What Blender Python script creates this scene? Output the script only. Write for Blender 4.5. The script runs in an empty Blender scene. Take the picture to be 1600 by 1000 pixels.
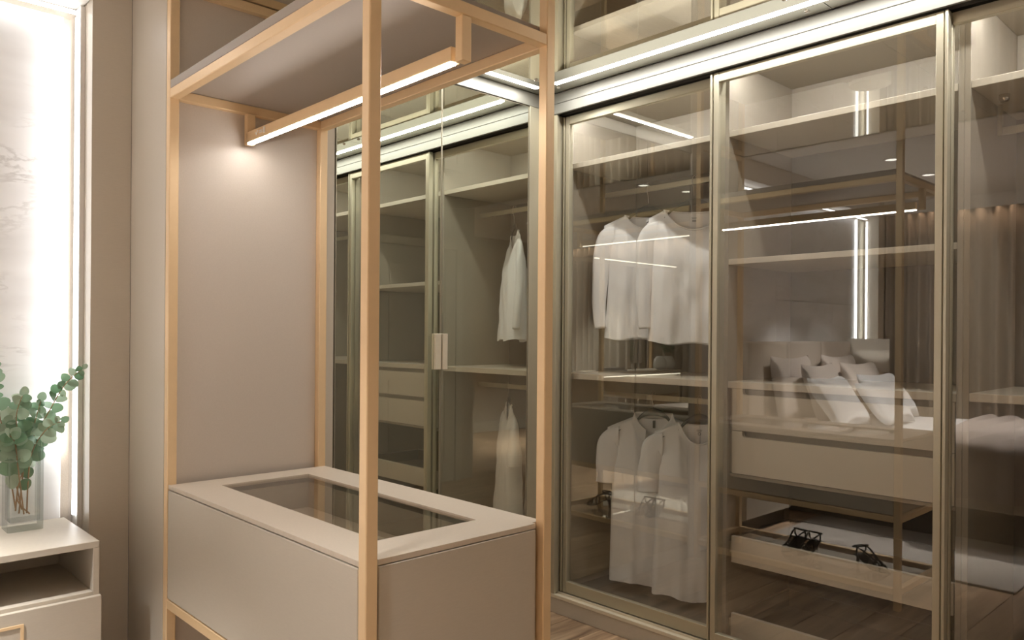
import bpy, bmesh, math, random
from mathutils import Vector, Matrix
random.seed(7)
PI = math.pi
S = bpy.context.scene
COL = S.collection

# ------------------------------------------------------------------ camera
YAW = math.radians(46.6)
sn, cs = math.sin(YAW), math.cos(YAW)
CAMH = 1.30
cam_d = bpy.data.cameras.new('camera')
cam = bpy.data.objects.new('camera', cam_d)
COL.objects.link(cam)
R = Matrix(((sn, 0, -cs, 0), (-cs, 0, -sn, 0), (0, 1, 0, CAMH), (0, 0, 0, 1)))
cam.matrix_world = R @ Matrix.Rotation(0.0074, 4, 'Z')
cam_d.sensor_width = 36.0
cam_d.lens = 36.0 * 1209.0 / 1600.0
cam_d.shift_y = 23.5 / 1600.0
cam_d.clip_start = 0.02
S.camera = cam

# ------------------------------------------------------------------ world, exposure
W = bpy.data.worlds.new('world')
S.world = W
W.use_nodes = True
W.node_tree.nodes['Background'].inputs[0].default_value = (1.0, 0.93, 0.84, 1)
W.node_tree.nodes['Background'].inputs[1].default_value = 0.05
vs = S.view_settings
vs.view_transform = 'Standard'
vs.look = 'None'
vs.exposure = 0.40
vs.gamma = 1.0
vs.use_curve_mapping = False
cy = S.cycles
cy.max_bounces = 14
cy.diffuse_bounces = 5
cy.glossy_bounces = 7
cy.transmission_bounces = 8
cy.transparent_max_bounces = 24
cy.sample_clamp_indirect = 3.0
cy.blur_glossy = 1.0
cy.caustics_reflective = True
cy.caustics_refractive = False
cy.use_denoising = True

# light strengths (lamps of the room and added bedroom fill)
E_CANOPY, E_CEIL, E_HEAD, E_DESK, E_COVE = 36.0, 8.0, 6.0, 10.0, 14.0
W_HEAD = 3.0
E_BAY = 120.0
W_CEIL = 12.0
FILL_BED, FILL_SIDE = 44.0, 8.5

# ------------------------------------------------------------------ materials
MATS = {}
def new_mat(name):
    m = bpy.data.materials.new(name)
    m.use_nodes = True
    nt = m.node_tree
    b = nt.nodes['Principled BSDF']
    MATS[name] = m
    return m, nt, b
def grain(nt, b, base, amt, scale, stretch=(1, 1, 1), bump=0.0, detail=4.0):
    tc = nt.nodes.new('ShaderNodeTexCoord')
    mp = nt.nodes.new('ShaderNodeMapping')
    mp.inputs['Scale'].default_value = stretch
    nz = nt.nodes.new('ShaderNodeTexNoise')
    nz.inputs['Scale'].default_value = scale
    nz.inputs['Detail'].default_value = detail
    rp = nt.nodes.new('ShaderNodeValToRGB')
    rp.color_ramp.elements[0].position = 0.3
    rp.color_ramp.elements[1].position = 0.7
    rp.color_ramp.elements[0].color = tuple(c * (1 - amt) for c in base) + (1,)
    rp.color_ramp.elements[1].color = tuple(min(1, c * (1 + amt)) for c in base) + (1,)
    L = nt.links.new
    L(tc.outputs['Object'], mp.inputs[0]); L(mp.outputs[0], nz.inputs['Vector'])
    L(nz.outputs['Fac'], rp.inputs[0]); L(rp.outputs[0], b.inputs['Base Color'])
    if bump:
        bp = nt.nodes.new('ShaderNodeBump')
        bp.inputs['Strength'].default_value = bump
        bp.inputs['Distance'].default_value = 0.002
        L(nz.outputs['Fac'], bp.inputs['Height']); L(bp.outputs[0], b.inputs['Normal'])
    return nz
def pmat(name, col, rough=0.5, metal=0.0, amt=0.03, scale=30.0, stretch=(1, 1, 1), bump=0.0, spec=0.5):
    m, nt, b = new_mat(name)
    b.inputs['Roughness'].default_value = rough
    b.inputs['Metallic'].default_value = metal
    b.inputs['Specular IOR Level'].default_value = spec
    grain(nt, b, col, amt, scale, stretch, bump)
    return m
def emat(name, col, strength):
    m, nt, b = new_mat(name)
    b.inputs['Base Color'].default_value = (0.8, 0.8, 0.8, 1)
    b.inputs['Emission Color'].default_value = col + (1,)
    b.inputs['Emission Strength'].default_value = strength
    return m

M_LAM = pmat('greige_laminate', (0.53, 0.475, 0.395), 0.42, 0, 0.025, 60, (1, 1, 12), 0.05)
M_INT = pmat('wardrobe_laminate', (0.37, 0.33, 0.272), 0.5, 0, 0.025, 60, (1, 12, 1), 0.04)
M_INT_SHADE = pmat('wardrobe_back_board', (0.15, 0.13, 0.105), 0.6, 0, 0.025, 60, (1, 12, 1), 0.04)  # wardrobe laminate with the shade deep in the bays darkened into its colour
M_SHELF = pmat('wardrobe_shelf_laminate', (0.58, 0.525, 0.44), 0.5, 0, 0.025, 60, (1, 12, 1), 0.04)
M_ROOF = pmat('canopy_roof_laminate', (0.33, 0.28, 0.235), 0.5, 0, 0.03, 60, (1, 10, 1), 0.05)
M_TOP = pmat('countertop_laminate', (0.60, 0.52, 0.43), 0.45, 0, 0.04, 70, (10, 1, 1), 0.06)
M_PINK = pmat('back_panel_leatherette', (0.58, 0.51, 0.44), 0.55, 0, 0.02, 300, (1, 1, 1), 0.15)
M_GOLD = pmat('gold_lacquered_steel', (0.82, 0.60, 0.355), 0.42, 0.2, 0.015, 40)
M_CHAMP = pmat('champagne_aluminium', (0.48, 0.44, 0.335), 0.36, 0.55, 0.03, 90, (20, 20, 1))
M_HEAD = pmat('cream_header_profile', (0.175, 0.169, 0.145), 0.4, 0.1, 0.02, 60, (1, 10, 1))  # cream darkened in colour to hold down the nearby ceiling LED's glare
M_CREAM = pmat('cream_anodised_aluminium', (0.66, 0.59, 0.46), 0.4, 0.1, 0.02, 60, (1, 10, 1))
M_DARK = pmat('dark_groove', (0.045, 0.038, 0.028), 0.6, 0.2, 0.02, 40)
M_CEIL = pmat('white_ceiling_paint', (0.72, 0.69, 0.65), 0.8, 0, 0.01, 40)
M_WALL = pmat('taupe_wall_paint', (0.48, 0.42, 0.35), 0.8, 0, 0.015, 40)
M_DOOR = pmat('painted_door_wood', (0.55, 0.50, 0.42), 0.5, 0, 0.015, 40)
M_COT = pmat('white_cotton_jersey', (0.86, 0.855, 0.86), 0.9, 0, 0.03, 420, (1, 1, 0.25), 0.12)
M_TAG = pmat('printed_grey_ink', (0.33, 0.33, 0.33), 0.8)
M_BLK = pmat('black_velvet_plastic', (0.012, 0.011, 0.011), 0.55)
M_CHR = pmat('polished_chrome_wire', (0.75, 0.73, 0.70), 0.18, 1.0)
M_LEA = pmat('black_leather', (0.014, 0.012, 0.011), 0.4)
M_TAUPE = pmat('taupe_upholstery', (0.34, 0.285, 0.23), 0.9, 0, 0.05, 200, (1, 1, 1), 0.2)
M_BEIGE = pmat('beige_linen', (0.42, 0.36, 0.31), 0.95, 0, 0.05, 260, (1, 1, 1), 0.2)
M_SHEET = pmat('white_bed_linen', (0.82, 0.81, 0.80), 0.9, 0, 0.02, 120, (1, 1, 1), 0.15)
M_BLAN = pmat('mocha_knit_blanket', (0.21, 0.17, 0.145), 0.95, 0, 0.08, 160, (1, 6, 1), 0.4)
M_CURT = pmat('taupe_sheer_curtain', (0.46, 0.405, 0.34), 0.95, 0, 0.05, 60, (1, 8, 0.3), 0.1)
M_RUG = pmat('grey_short_pile_rug', (0.31, 0.275, 0.24), 1.0, 0, 0.12, 90, (3, 1, 1), 0.5)
M_SHADE = pmat('linen_lamp_shade', (0.66, 0.61, 0.53), 0.9, 0, 0.05, 220, (1, 1, 4), 0.1)
M_CER = pmat('white_ceramic', (0.80, 0.79, 0.76), 0.3)
M_STEM = pmat('eucalyptus_stem', (0.33, 0.20, 0.10), 0.7, 0, 0.15, 60)
M_PAPER = pmat('book_cover', (0.25, 0.22, 0.19), 0.6)
M_ICON = pmat('pale_switch_print', (0.85, 0.83, 0.80), 0.5)
M_LED_C = emat('canopy_led', (1.0, 0.95, 0.905), E_CANOPY)
M_LED_A = emat('ceiling_led', (1.0, 0.965, 0.88), E_CEIL)
M_LED_H = emat('headboard_led', (0.97, 0.985, 1.0), E_HEAD)
M_LED_D = emat('desk_led', (1.0, 0.93, 0.82), E_DESK)
M_LED_W = emat('curtain_cove_led', (1.0, 0.72, 0.52), E_COVE)
M_LED_B = emat('bay_led', (1.0, 0.985, 0.97), E_BAY)
M_LED_S = emat('downlight_lens', (1.0, 0.95, 0.88), 4.0)

def leaf_mat():
    m, nt, b = new_mat('eucalyptus_leaf')
    b.inputs['Roughness'].default_value = 0.6
    L = nt.links.new
    oi = nt.nodes.new('ShaderNodeObjectInfo')
    rp = nt.nodes.new('ShaderNodeValToRGB')
    e = rp.color_ramp.elements
    e[0].color = (0.11, 0.22, 0.12, 1); e[1].color = (0.42, 0.50, 0.38, 1)
    n = rp.color_ramp.elements.new(0.5); n.color = (0.25, 0.36, 0.25, 1)
    L(oi.outputs['Random'], rp.inputs[0]); L(rp.outputs[0], b.inputs['Base Color'])
    tl = nt.nodes.new('ShaderNodeBsdfTranslucent'); L(rp.outputs[0], tl.inputs[0])
    mx = nt.nodes.new('ShaderNodeMixShader'); mx.inputs[0].default_value = 0.22
    L(b.outputs[0], mx.inputs[1]); L(tl.outputs[0], mx.inputs[2]); L(mx.outputs[0], nt.nodes['Material Output'].inputs[0])
    return m
M_LEAF = leaf_mat()
def marble_mat():
    m, nt, b = new_mat('white_marble')
    b.inputs['Roughness'].default_value = 0.28
    L = nt.links.new
    tc = nt.nodes.new('ShaderNodeTexCoord')
    mp = nt.nodes.new('ShaderNodeMapping')
    mp.inputs['Scale'].default_value = (1.0, 1.0, 4.2); mp.inputs['Rotation'].default_value = (0, 0.22, 0)
    L(tc.outputs['Object'], mp.inputs[0])
    n1 = nt.nodes.new('ShaderNodeTexNoise'); n1.inputs['Scale'].default_value = 2.2; n1.inputs['Detail'].default_value = 9; n1.inputs['Roughness'].default_value = 0.62; n1.inputs['Distortion'].default_value = 0.5
    L(mp.outputs[0], n1.inputs['Vector'])
    mm = nt.nodes.new('ShaderNodeMath'); mm.operation = 'SUBTRACT'; mm.inputs[1].default_value = 0.5; L(n1.outputs['Fac'], mm.inputs[0])
    ab = nt.nodes.new('ShaderNodeMath'); ab.operation = 'ABSOLUTE'; L(mm.outputs[0], ab.inputs[0])
    rp = nt.nodes.new('ShaderNodeValToRGB')
    rp.color_ramp.elements[0].position = 0.0; rp.color_ramp.elements[0].color = (0.62, 0.605, 0.59, 1)
    rp.color_ramp.elements[1].position = 0.03; rp.color_ramp.elements[1].color = (0.86, 0.855, 0.85, 1)
    L(ab.outputs[0], rp.inputs[0])
    n2 = nt.nodes.new('ShaderNodeTexNoise'); n2.inputs['Scale'].default_value = 1.7; n2.inputs['Detail'].default_value = 3
    L(mp.outputs[0], n2.inputs['Vector'])
    r2 = nt.nodes.new('ShaderNodeValToRGB')
    r2.color_ramp.elements[0].position = 0.35; r2.color_ramp.elements[0].color = (0.74, 0.73, 0.72, 1)
    r2.color_ramp.elements[1].position = 0.62; r2.color_ramp.elements[1].color = (0.86, 0.855, 0.85, 1)
    L(n2.outputs['Fac'], r2.inputs[0])
    mx = nt.nodes.new('ShaderNodeMix'); mx.data_type = 'RGBA'
    r3 = nt.nodes.new('ShaderNodeValToRGB'); r3.color_ramp.elements[0].position = 0.52; r3.color_ramp.elements[1].position = 0.66
    n3 = nt.nodes.new('ShaderNodeTexNoise'); n3.inputs['Scale'].default_value = 3.0
    L(tc.outputs['Object'], n3.inputs['Vector']); L(n3.outputs['Fac'], r3.inputs[0]); L(r3.outputs[0], mx.inputs['Factor'])
    L(r2.outputs[0], mx.inputs[6]); L(rp.outputs[0], mx.inputs[7])
    L(mx.outputs[2], b.inputs['Base Color'])
    return m
M_MARB = marble_mat()
def oak_mat():
    m, nt, b = new_mat('oak_floor')
    b.inputs['Roughness'].default_value = 0.45
    L = nt.links.new
    tc = nt.nodes.new('ShaderNodeTexCoord'); oi = nt.nodes.new('ShaderNodeObjectInfo')
    ad = nt.nodes.new('ShaderNodeVectorMath'); ad.operation = 'ADD'
    cm = nt.nodes.new('ShaderNodeCombineXYZ')
    ml = nt.nodes.new('ShaderNodeMath'); ml.operation = 'MULTIPLY'; ml.inputs[1].default_value = 37.0
    L(oi.outputs['Random'], ml.inputs[0]); L(ml.outputs[0], cm.inputs[0]); L(ml.outputs[0], cm.inputs[1])
    L(tc.outputs['Object'], ad.inputs[0]); L(cm.outputs[0], ad.inputs[1])
    mp = nt.nodes.new('ShaderNodeMapping'); mp.inputs['Scale'].default_value = (1.6, 16, 16)
    L(ad.outputs[0], mp.inputs[0])
    nz = nt.nodes.new('ShaderNodeTexNoise'); nz.inputs['Scale'].default_value = 1.6; nz.inputs['Detail'].default_value = 8; nz.inputs['Distortion'].default_value = 0.8
    L(mp.outputs[0], nz.inputs['Vector'])
    rp = nt.nodes.new('ShaderNodeValToRGB')
    rp.color_ramp.elements[0].position = 0.3; rp.color_ramp.elements[0].color = (0.18, 0.108, 0.062, 1)
    rp.color_ramp.elements[1].position = 0.68; rp.color_ramp.elements[1].color = (0.49, 0.34, 0.215, 1)
    L(nz.outputs['Fac'], rp.inputs[0])
    hs = nt.nodes.new('ShaderNodeHueSaturation')
    mr = nt.nodes.new('ShaderNodeMapRange'); mr.inputs[3].default_value = 0.8; mr.inputs[4].default_value = 1.15
    L(oi.outputs['Random'], mr.inputs[0]); L(mr.outputs[0], hs.inputs['Value']); L(rp.outputs[0], hs.inputs['Color'])
    L(hs.outputs[0], b.inputs['Base Color'])
    bp = nt.nodes.new('ShaderNodeBump'); bp.inputs['Strength'].default_value = 0.15; bp.inputs['Distance'].default_value = 0.002
    L(nz.outputs['Fac'], bp.inputs['Height']); L(bp.outputs[0], b.inputs['Normal'])
    return m
M_OAK = oak_mat()
def mirror_mat(name, tint):
    m, nt, b = new_mat(name)
    g = nt.nodes.new('ShaderNodeBsdfGlossy'); g.inputs['Color'].default_value = tint + (1,); g.inputs['Roughness'].default_value = 0.0
    nt.links.new(g.outputs[0], nt.nodes['Material Output'].inputs[0])
    return m
M_MIR = mirror_mat('smoked_mirror', (0.83, 0.865, 0.785))
M_MIRC = mirror_mat('ceiling_mirror', (0.88, 0.87, 0.81))
def sheet_glass(name, tint, ior, rough=0.0, gl=(1, 1, 1)):
    # coated glass sheet: reflects where a ray enters, lets the tinted rest through
    m, nt, b = new_mat(name)
    L = nt.links.new
    t = nt.nodes.new('ShaderNodeBsdfTransparent'); t.inputs[0].default_value = tint + (1,)
    g = nt.nodes.new('ShaderNodeBsdfGlossy'); g.inputs['Roughness'].default_value = rough; g.inputs['Color'].default_value = gl + (1,)
    f = nt.nodes.new('ShaderNodeFresnel'); f.inputs['IOR'].default_value = ior
    ge = nt.nodes.new('ShaderNodeNewGeometry')
    iv = nt.nodes.new('ShaderNodeMath'); iv.operation = 'SUBTRACT'; iv.inputs[0].default_value = 1.0
    ml = nt.nodes.new('ShaderNodeMath'); ml.operation = 'MULTIPLY'
    L(ge.outputs['Backfacing'], iv.inputs[1]); L(iv.outputs[0], ml.inputs[0]); L(f.outputs[0], ml.inputs[1])
    mx = nt.nodes.new('ShaderNodeMixShader')
    L(ml.outputs[0], mx.inputs[0]); L(t.outputs[0], mx.inputs[1]); L(g.outputs[0], mx.inputs[2])
    L(mx.outputs[0], nt.nodes['Material Output'].inputs[0])
    return m
M_GLASS = sheet_glass('bronze_coated_glass', (0.96, 0.96, 0.947), 2.4, 0.0, (1.0, 0.985, 0.95))
M_TRAYG = sheet_glass('clear_shelf_glass', (0.92, 0.92, 0.90), 1.5)
M_INSET = sheet_glass('clear_inset_glass', (0.88, 0.87, 0.84), 1.8)
M_VASE = sheet_glass('clear_vase_glass', (0.97, 0.98, 0.975), 1.7)
def edge_tint(m, c0, c1):
    nt = m.node_tree
    t = [n for n in nt.nodes if n.type == 'BSDF_TRANSPARENT'][0]
    lw = nt.nodes.new('ShaderNodeLayerWeight'); lw.inputs[0].default_value = 0.35
    rp = nt.nodes.new('ShaderNodeValToRGB')
    rp.color_ramp.elements[0].position = 0.25; rp.color_ramp.elements[0].color = c0 + (1,)
    rp.color_ramp.elements[1].position = 0.95; rp.color_ramp.elements[1].color = c1 + (1,)
    nt.links.new(lw.outputs['Facing'], rp.inputs[0]); nt.links.new(rp.outputs[0], t.inputs[0])
edge_tint(M_VASE, (0.97, 0.98, 0.975), (0.42, 0.46, 0.44))

# ------------------------------------------------------------------ mesh helpers
WM = {}
def link(o, parent=None):
    COL.objects.link(o)
    if parent is not None:
        o.parent = parent
        o.matrix_parent_inverse = WM[parent.name].inverted()
    return o
def finish(name, bm, mat, parent=None, smooth=False, rot=None):
    """links a bmesh (world coordinates) as ONE mesh object, its origin at the base of its box"""
    vs_ = [v.co for v in bm.verts]
    lo = Vector((min(v.x for v in vs_), min(v.y for v in vs_), min(v.z for v in vs_)))
    hi = Vector((max(v.x for v in vs_), max(v.y for v in vs_), max(v.z for v in vs_)))
    c = Vector(((lo.x + hi.x) / 2, (lo.y + hi.y) / 2, lo.z))
    bmesh.ops.translate(bm, verts=bm.verts, vec=-c)
    bmesh.ops.recalc_face_normals(bm, faces=bm.faces)
    me = bpy.data.meshes.new(name)
    bm.to_mesh(me); bm.free()
    me.materials.append(mat)
    if smooth:
        for p in me.polygons: p.use_smooth = True
    o = bpy.data.objects.new(name, me)
    o.location = c
    link(o, parent)
    WM[o.name] = Matrix.Translation(c)
    return o
def abox(bm, x0, x1, y0, y1, z0, z1, bev=0.0, seg=1):
    r = bmesh.ops.create_cube(bm, size=1.0)
    for v in r['verts']:
        v.co = Vector(((x0 + x1) / 2 + v.co.x * (x1 - x0), (y0 + y1) / 2 + v.co.y * (y1 - y0), (z0 + z1) / 2 + v.co.z * (z1 - z0)))
    if bev > 0:
        es = list({e for v in r['verts'] for e in v.link_edges})
        bmesh.ops.bevel(bm, geom=es, offset=bev, segments=seg, affect='EDGES', profile=0.5)
def box(name, x0, x1, y0, y1, z0, z1, mat, parent=None, bev=0.0012, seg=1):
    bm = bmesh.new()
    abox(bm, min(x0, x1), max(x0, x1), min(y0, y1), max(y0, y1), min(z0, z1), max(z0, z1), bev, seg)
    return finish(name, bm, mat, parent)
def atube(bm, pts, rad, seg=8, closed=False, flat=None, cap=True):
    """sweep along pts; rad number or list; flat=(axis Vector, factor list) squeezes along an axis"""
    n = len(pts); pts = [Vector(p) for p in pts]
    if not isinstance(rad, (list, tuple)): rad = [rad] * n
    rings = []; up = Vector((0.013, 0.02, 1)); prev = None
    for i in range(n):
        a = pts[(i - 1) % n] if (closed or i > 0) else pts[i]
        b = pts[(i + 1) % n] if (closed or i < n - 1) else pts[i]
        t = (b - a).normalized()
        if prev is None:
            u = t.cross(up)
            if u.length < 1e-3: u = t.cross(Vector((1, 0, 0)))
            u.normalize()
        else:
            u = (prev - t * prev.dot(t)); u.normalize()
        prev = u; w = t.cross(u)
        ring = []
        for k in range(seg):
            an = 2 * PI * k / seg
            d = (u * math.cos(an) + w * math.sin(an)) * rad[i]
            if flat: d = d - flat[0] * d.dot(flat[0]) * (1 - flat[1])
            ring.append(bm.verts.new(pts[i] + d))
        rings.append(ring)
    m = n if closed else n - 1
    for i in range(m):
        A = rings[i]; B = rings[(i + 1) % n]
        for k in range(seg):
            bm.faces.new((A[k], A[(k + 1) % seg], B[(k + 1) % seg], B[k]))
    if cap and not closed:
        bm.faces.new(rings[0]); bm.faces.new(rings[-1][::-1])
    return rings
def tube(name, pts, rad, mat, parent=None, seg=8, closed=False, flat=None, smooth=True):
    bm = bmesh.new(); atube(bm, pts, rad, seg, closed, flat)
    return finish(name, bm, mat, parent, smooth)
def lathe(name, prof, cx, cy_, mat, parent=None, seg=32, close=False):
    bm = bmesh.new(); rings = []
    for r, z in prof:
        rings.append([bm.verts.new((cx + r * math.cos(2 * PI * k / seg), cy_ + r * math.sin(2 * PI * k / seg), z)) for k in range(seg)])
    m = len(rings) if close else len(rings) - 1
    for i in range(m):
        A, B = rings[i], rings[(i + 1) % len(rings)]
        for k in range(seg): bm.faces.new((A[k], A[(k + 1) % seg], B[(k + 1) % seg], B[k]))
    if not close:
        if prof[0][0] > 1e-4: bm.faces.new(rings[0])
        if prof[-1][0] > 1e-4: bm.faces.new(rings[-1][::-1])
    return finish(name, bm, mat, parent, True)
def frame_rect(bm, ax, plane0, plane1, u0, u1, z0, z1, w, bev=0.0006):
    """four bars of a rectangular frame; ax='x' : thickness along x, width along y"""
    def b(ua, ub, za, zb):
        if ax == 'x': abox(bm, plane0, plane1, ua, ub, za, zb, bev)
        else: abox(bm, ua, ub, plane0, plane1, za, zb, bev)
    b(u0, u1, z1 - w, z1); b(u0, u1, z0, z0 + w); b(u0, u0 + w, z0 + w, z1 - w); b(u1 - w, u1, z0 + w, z1 - w)
def tag(o, label, cat, group=None):
    o['label'] = label; o['category'] = cat
    if group: o['group'] = group
    return o
def thing(name, label, cat, loc=(0, 0, 0), group=None):
    o = bpy.data.objects.new(name, None)
    o.location = loc; o.empty_display_size = 0.1
    COL.objects.link(o)
    WM[o.name] = Matrix.Translation(Vector(loc))
    return tag(o, label, cat, group)
def struct(o):
    o['kind'] = 'structure'
    return o

# ------------------------------------------------------------------ key planes
XH = 2.64          # wardrobe header face
XG = 2.665         # glass of the front track
YM = 2.585         # mirror doors on the end wall
ZC = 2.436         # mirrored closet ceiling
YB = 3.05          # marble wall
ZB = 2.60          # bedroom ceiling
XL, YR = -2.75, -2.6
YC = -0.2          # closet return wall

# ------------------------------------------------------------------ room shell
floor = struct(box('floor', XL - 0.15, 3.45, YR - 0.15, 3.25, -0.06, -0.012, M_OAK, None, 0))
pw, pl = 0.185, 1.35
y = YR; k = 0
while y < 3.05:
    x = XL - random.uniform(0, pl)
    while x < 2.66:
        xa, xb = max(x, XL), min(x + pl, 2.66)
        if xb - xa > 0.02:
            box('floor_plank', xa + 0.0012, xb - 0.0012, y + 0.0012, y + pw - 0.0012, -0.012, 0.0, M_OAK, floor, 0.001)
        x += pl
    y += pw
struct(box('wall_right', 3.30, 3.42, YC - 0.1, 3.1, 0, 2.75, M_WALL, None, 0))
wend = struct(box('wall_end', 0.932, 3.30, 2.615, 2.95, 0, 2.75, M_LAM, None, 0))
wback = struct(box('wall_back', XL - 0.1, 0.93, YB + 0.025, YB + 0.15, 0, 2.75, M_WALL, None, 0))
struct(box('wall_left', XL - 0.12, XL, YR - 0.1, YB + 0.02, 0, 2.85, M_WALL, None, 0))
struct(box('wall_rear', XL, 0.80, YR - 0.12, YR, 0, 2.85, M_WALL, None, 0))
struct(box('wall_closet', 0.80, 3.30, YC - 0.1, YC, 0, 2.60, M_WALL, None, 0))
struct(box('wall_passage', 0.80, 0.90, YR, YC - 0.1, 0, 2.60, M_WALL, None, 0))
ceil = struct(box('ceiling', XL, 0.895, YR, YB + 0.02, ZB, ZB + 0.08, M_CEIL, None, 0))
ceil2 = struct(box('ceiling', 0.90, 3.30, YC - 0.1, 2.61, ZC + 0.012, ZC + 0.09, M_CEIL, None, 0))
struct(box('trim_1', 0.896, 0.90, -0.28, 2.58, ZC - 0.004, ZB - 0.002, M_CEIL, None, 0))
for a, b in ((YC, 1.1855), (1.1885, 2.583)):
    bm = bmesh.new(); abox(bm, 0.902, 2.636, a, b, ZC, ZC + 0.006, 0)
    finish('mirror_panel', bm, M_MIRC, ceil2)
for X, Y in ((2.588, 2.437), (2.594, 1.261), (2.447, 1.268), (2.439, 2.434), (2.594, 1.11), (2.447, 1.11), (1.55, 1.27), (1.55, 2.40), (1.1, 1.27)):
    lathe('mirror_screw', [(0.0, ZC - 0.006), (0.005, ZC - 0.006), (0.0095, ZC - 0.0035), (0.0105, ZC - 0.0002)], X, Y, M_CHR, ceil2, 16)
# skirting and doors of the far side (seen in the glass)
def skirt(n, x0, x1, y0, y1): struct(box(n, x0, x1, y0, y1, 0, 0.14, M_DOOR, None, 0.003))
skirt('baseboard_closet', 1.86, 2.60, YC, YC + 0.015)
skirt('baseboard_passage', 0.785, 0.80, YR, YC - 0.1)
skirt('baseboard_rear', XL, -0.95, YR, YR + 0.015)
skirt('baseboard_left', XL, XL + 0.015, YR, YB - 0.01)
def panel_door(n, x0, x1, yw):
    d = struct(box(n, x0 + 0.07, x1 - 0.07, yw, yw + 0.02, 0.005, 2.05, M_DOOR, None, 0.002))
    bm = bmesh.new()
    abox(bm, x0, x0 + 0.07, yw, yw + 0.035, 0, 2.12, 0.003); abox(bm, x1 - 0.07, x1, yw, yw + 0.035, 0, 2.12, 0.003); abox(bm, x0 + 0.07, x1 - 0.07, yw, yw + 0.035, 2.05, 2.12, 0.003)
    finish('door_frame', bm, M_DOOR, d)
    for za, zb in ((0.18, 0.92), (1.05, 1.92)):
        bm = bmesh.new(); frame_rect(bm, 'y', yw + 0.02, yw + 0.028, x0 + 0.17, x1 - 0.17, za, zb, 0.022)
        finish('panel_moulding', bm, M_DOOR, d)
    bm = bmesh.new()
    atube(bm, [(x0 + 0.11, yw + 0.02, 1.0), (x0 + 0.11, yw + 0.06, 1.0), (x0 + 0.14, yw + 0.065, 1.0), (x0 + 0.22, yw + 0.065, 1.0)], 0.008, 10)
    finish('door_handle', bm, M_CHR, d, True)
panel_door('door_1', 0.96, 1.84, YC + 0.0005)
panel_door('door_2', -0.92, 0.0, YR + 0.0005)

# ------------------------------------------------------------------ marble headboard wall with light channel
xa = 0.715
for a, b in ((-2.0, -1.492), (-1.488, -0.47), (-0.466, xa)):
    for za, zb in ((0.0, 1.598), (1.602, 2.40)):
        if a > -1: za, zb = (0.0, 2.40)
        if a > -1 and za == 0.0 and zb == 2.40: pass
        bm = bmesh.new(); abox(bm, a, b, YB, YB + 0.02, za + 0.0, zb, 0.0015)
        finish('marble_panel', bm, M_MARB, wback)
        if a > -1: break
# reveals either side and soffit over the channel
struct(box('trim_2', 0.772, 0.8998, 2.92, YB + 0.02, 0, ZB - 0.002, M_LAM, None, 0.001))
struct(box('trim_3', -2.30, -2.17, 2.92, YB + 0.02, 0, ZB - 0.002, M_LAM, None, 0.001))
struct(box('trim_4', -2.168, 0.77, 2.92, YB + 0.02, 2.445, ZB - 0.002, M_CEIL, None, 0.001))
struct(box('trim_5', 0.90, 0.931, 2.583, 2.92, 0, ZB - 0.002, M_LAM, None, 0.001))
def led(name, label, x0, x1, y0, y1, z0, z1, mat, prof=None):
    o = box(name, x0, x1, y0, y1, z0, z1, mat, None, 0)
    return tag(o, label, 'light')
led('led_strip', 'upright cool white LED strip in the channel right of the marble behind the glass vase', 0.746, 0.755, 3.014, 3.03, 0.66, 2.40, M_LED_H)
led('led_strip', 'upright LED strip nearest the curtains at the far end of the marble wall', -2.155, -2.146, 3.014, 3.03, 0.605, 2.40, M_LED_H)
led('led_strip', 'upright LED strip on the bed side of the far one, behind the table lamp', -1.957, -1.947, 3.028, 3.048, 0.62, 2.40, M_LED_H)
led('led_strip', 'level cool white LED strip along the top of the marble wall', -2.14, 0.755, 3.014, 3.03, 2.412, 2.421, M_LED_H)
def side_lamp(x, y, z, rot, sx, sy, watts):
    ld = bpy.data.lights.new('channel_beam', 'AREA'); ld.shape = 'RECTANGLE'; ld.size = sx; ld.size_y = sy
    ld.energy = watts; ld.color = (0.985, 0.99, 1.0)
    lo = bpy.data.objects.new('channel_beam', ld); lo.location = (x, y, z); lo.rotation_euler = rot; COL.objects.link(lo)
side_lamp(0.7445, 3.022, 1.62, (0, math.radians(90), 0), 1.50, 0.012, W_HEAD)
side_lamp(-2.1445, 3.022, 1.50, (0, math.radians(-90), 0), 1.70, 0.012, W_HEAD)
side_lamp(-0.7, 3.022, 2.4105, (0, 0, 0), 2.8, 0.012, W_HEAD * 0.3)
# gap strip between marble and light, recess shade put in as darker taupe
struct(box('trim_6', xa + 0.002, 0.7445, YB + 0.012, YB + 0.022, 0, 2.40, M_TAUPE, None, 0.0))
struct(box('trim_12', 0.7565, 0.7715, 3.004, YB + 0.02, 0, 2.44, M_CEIL, None, 0.0))  # opaque backing added to keep the strip's light off the right reveal
struct(box('trim_7', -2.142, -2.002, YB - 0.002, YB + 0.02, 0, 2.40, M_CHAMP, None, 0.0))

# ------------------------------------------------------------------ ceiling LEDs of the closet
led('recessed_led', 'long warm white LED line in the ceiling over the sliding glass doors', 2.527, 2.548, 0.0, 2.41, ZC - 0.004, ZC - 0.0005, M_LED_A)
led('recessed_led', 'short warm white LED line in the ceiling in front of the mirror doors', 1.62, 2.522, 2.50, 2.521, ZC - 0.004, ZC - 0.0005, M_LED_A)

def led_lamp(x, y, sx, sy, watts):
    ld = bpy.data.lights.new('led_beam', 'AREA'); ld.shape = 'RECTANGLE'; ld.size = sx; ld.size_y = sy
    ld.energy = watts; ld.color = (1.0, 0.98, 0.935); ld.spread = math.radians(180)
    lo = bpy.data.objects.new('led_beam', ld); lo.location = (x, y, ZC - 0.0052); COL.objects.link(lo)
led_lamp(2.5375, 1.205, 0.02, 2.39, W_CEIL)
led_lamp(2.07, 2.5105, 0.89, 0.02, W_CEIL * 0.26)

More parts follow.
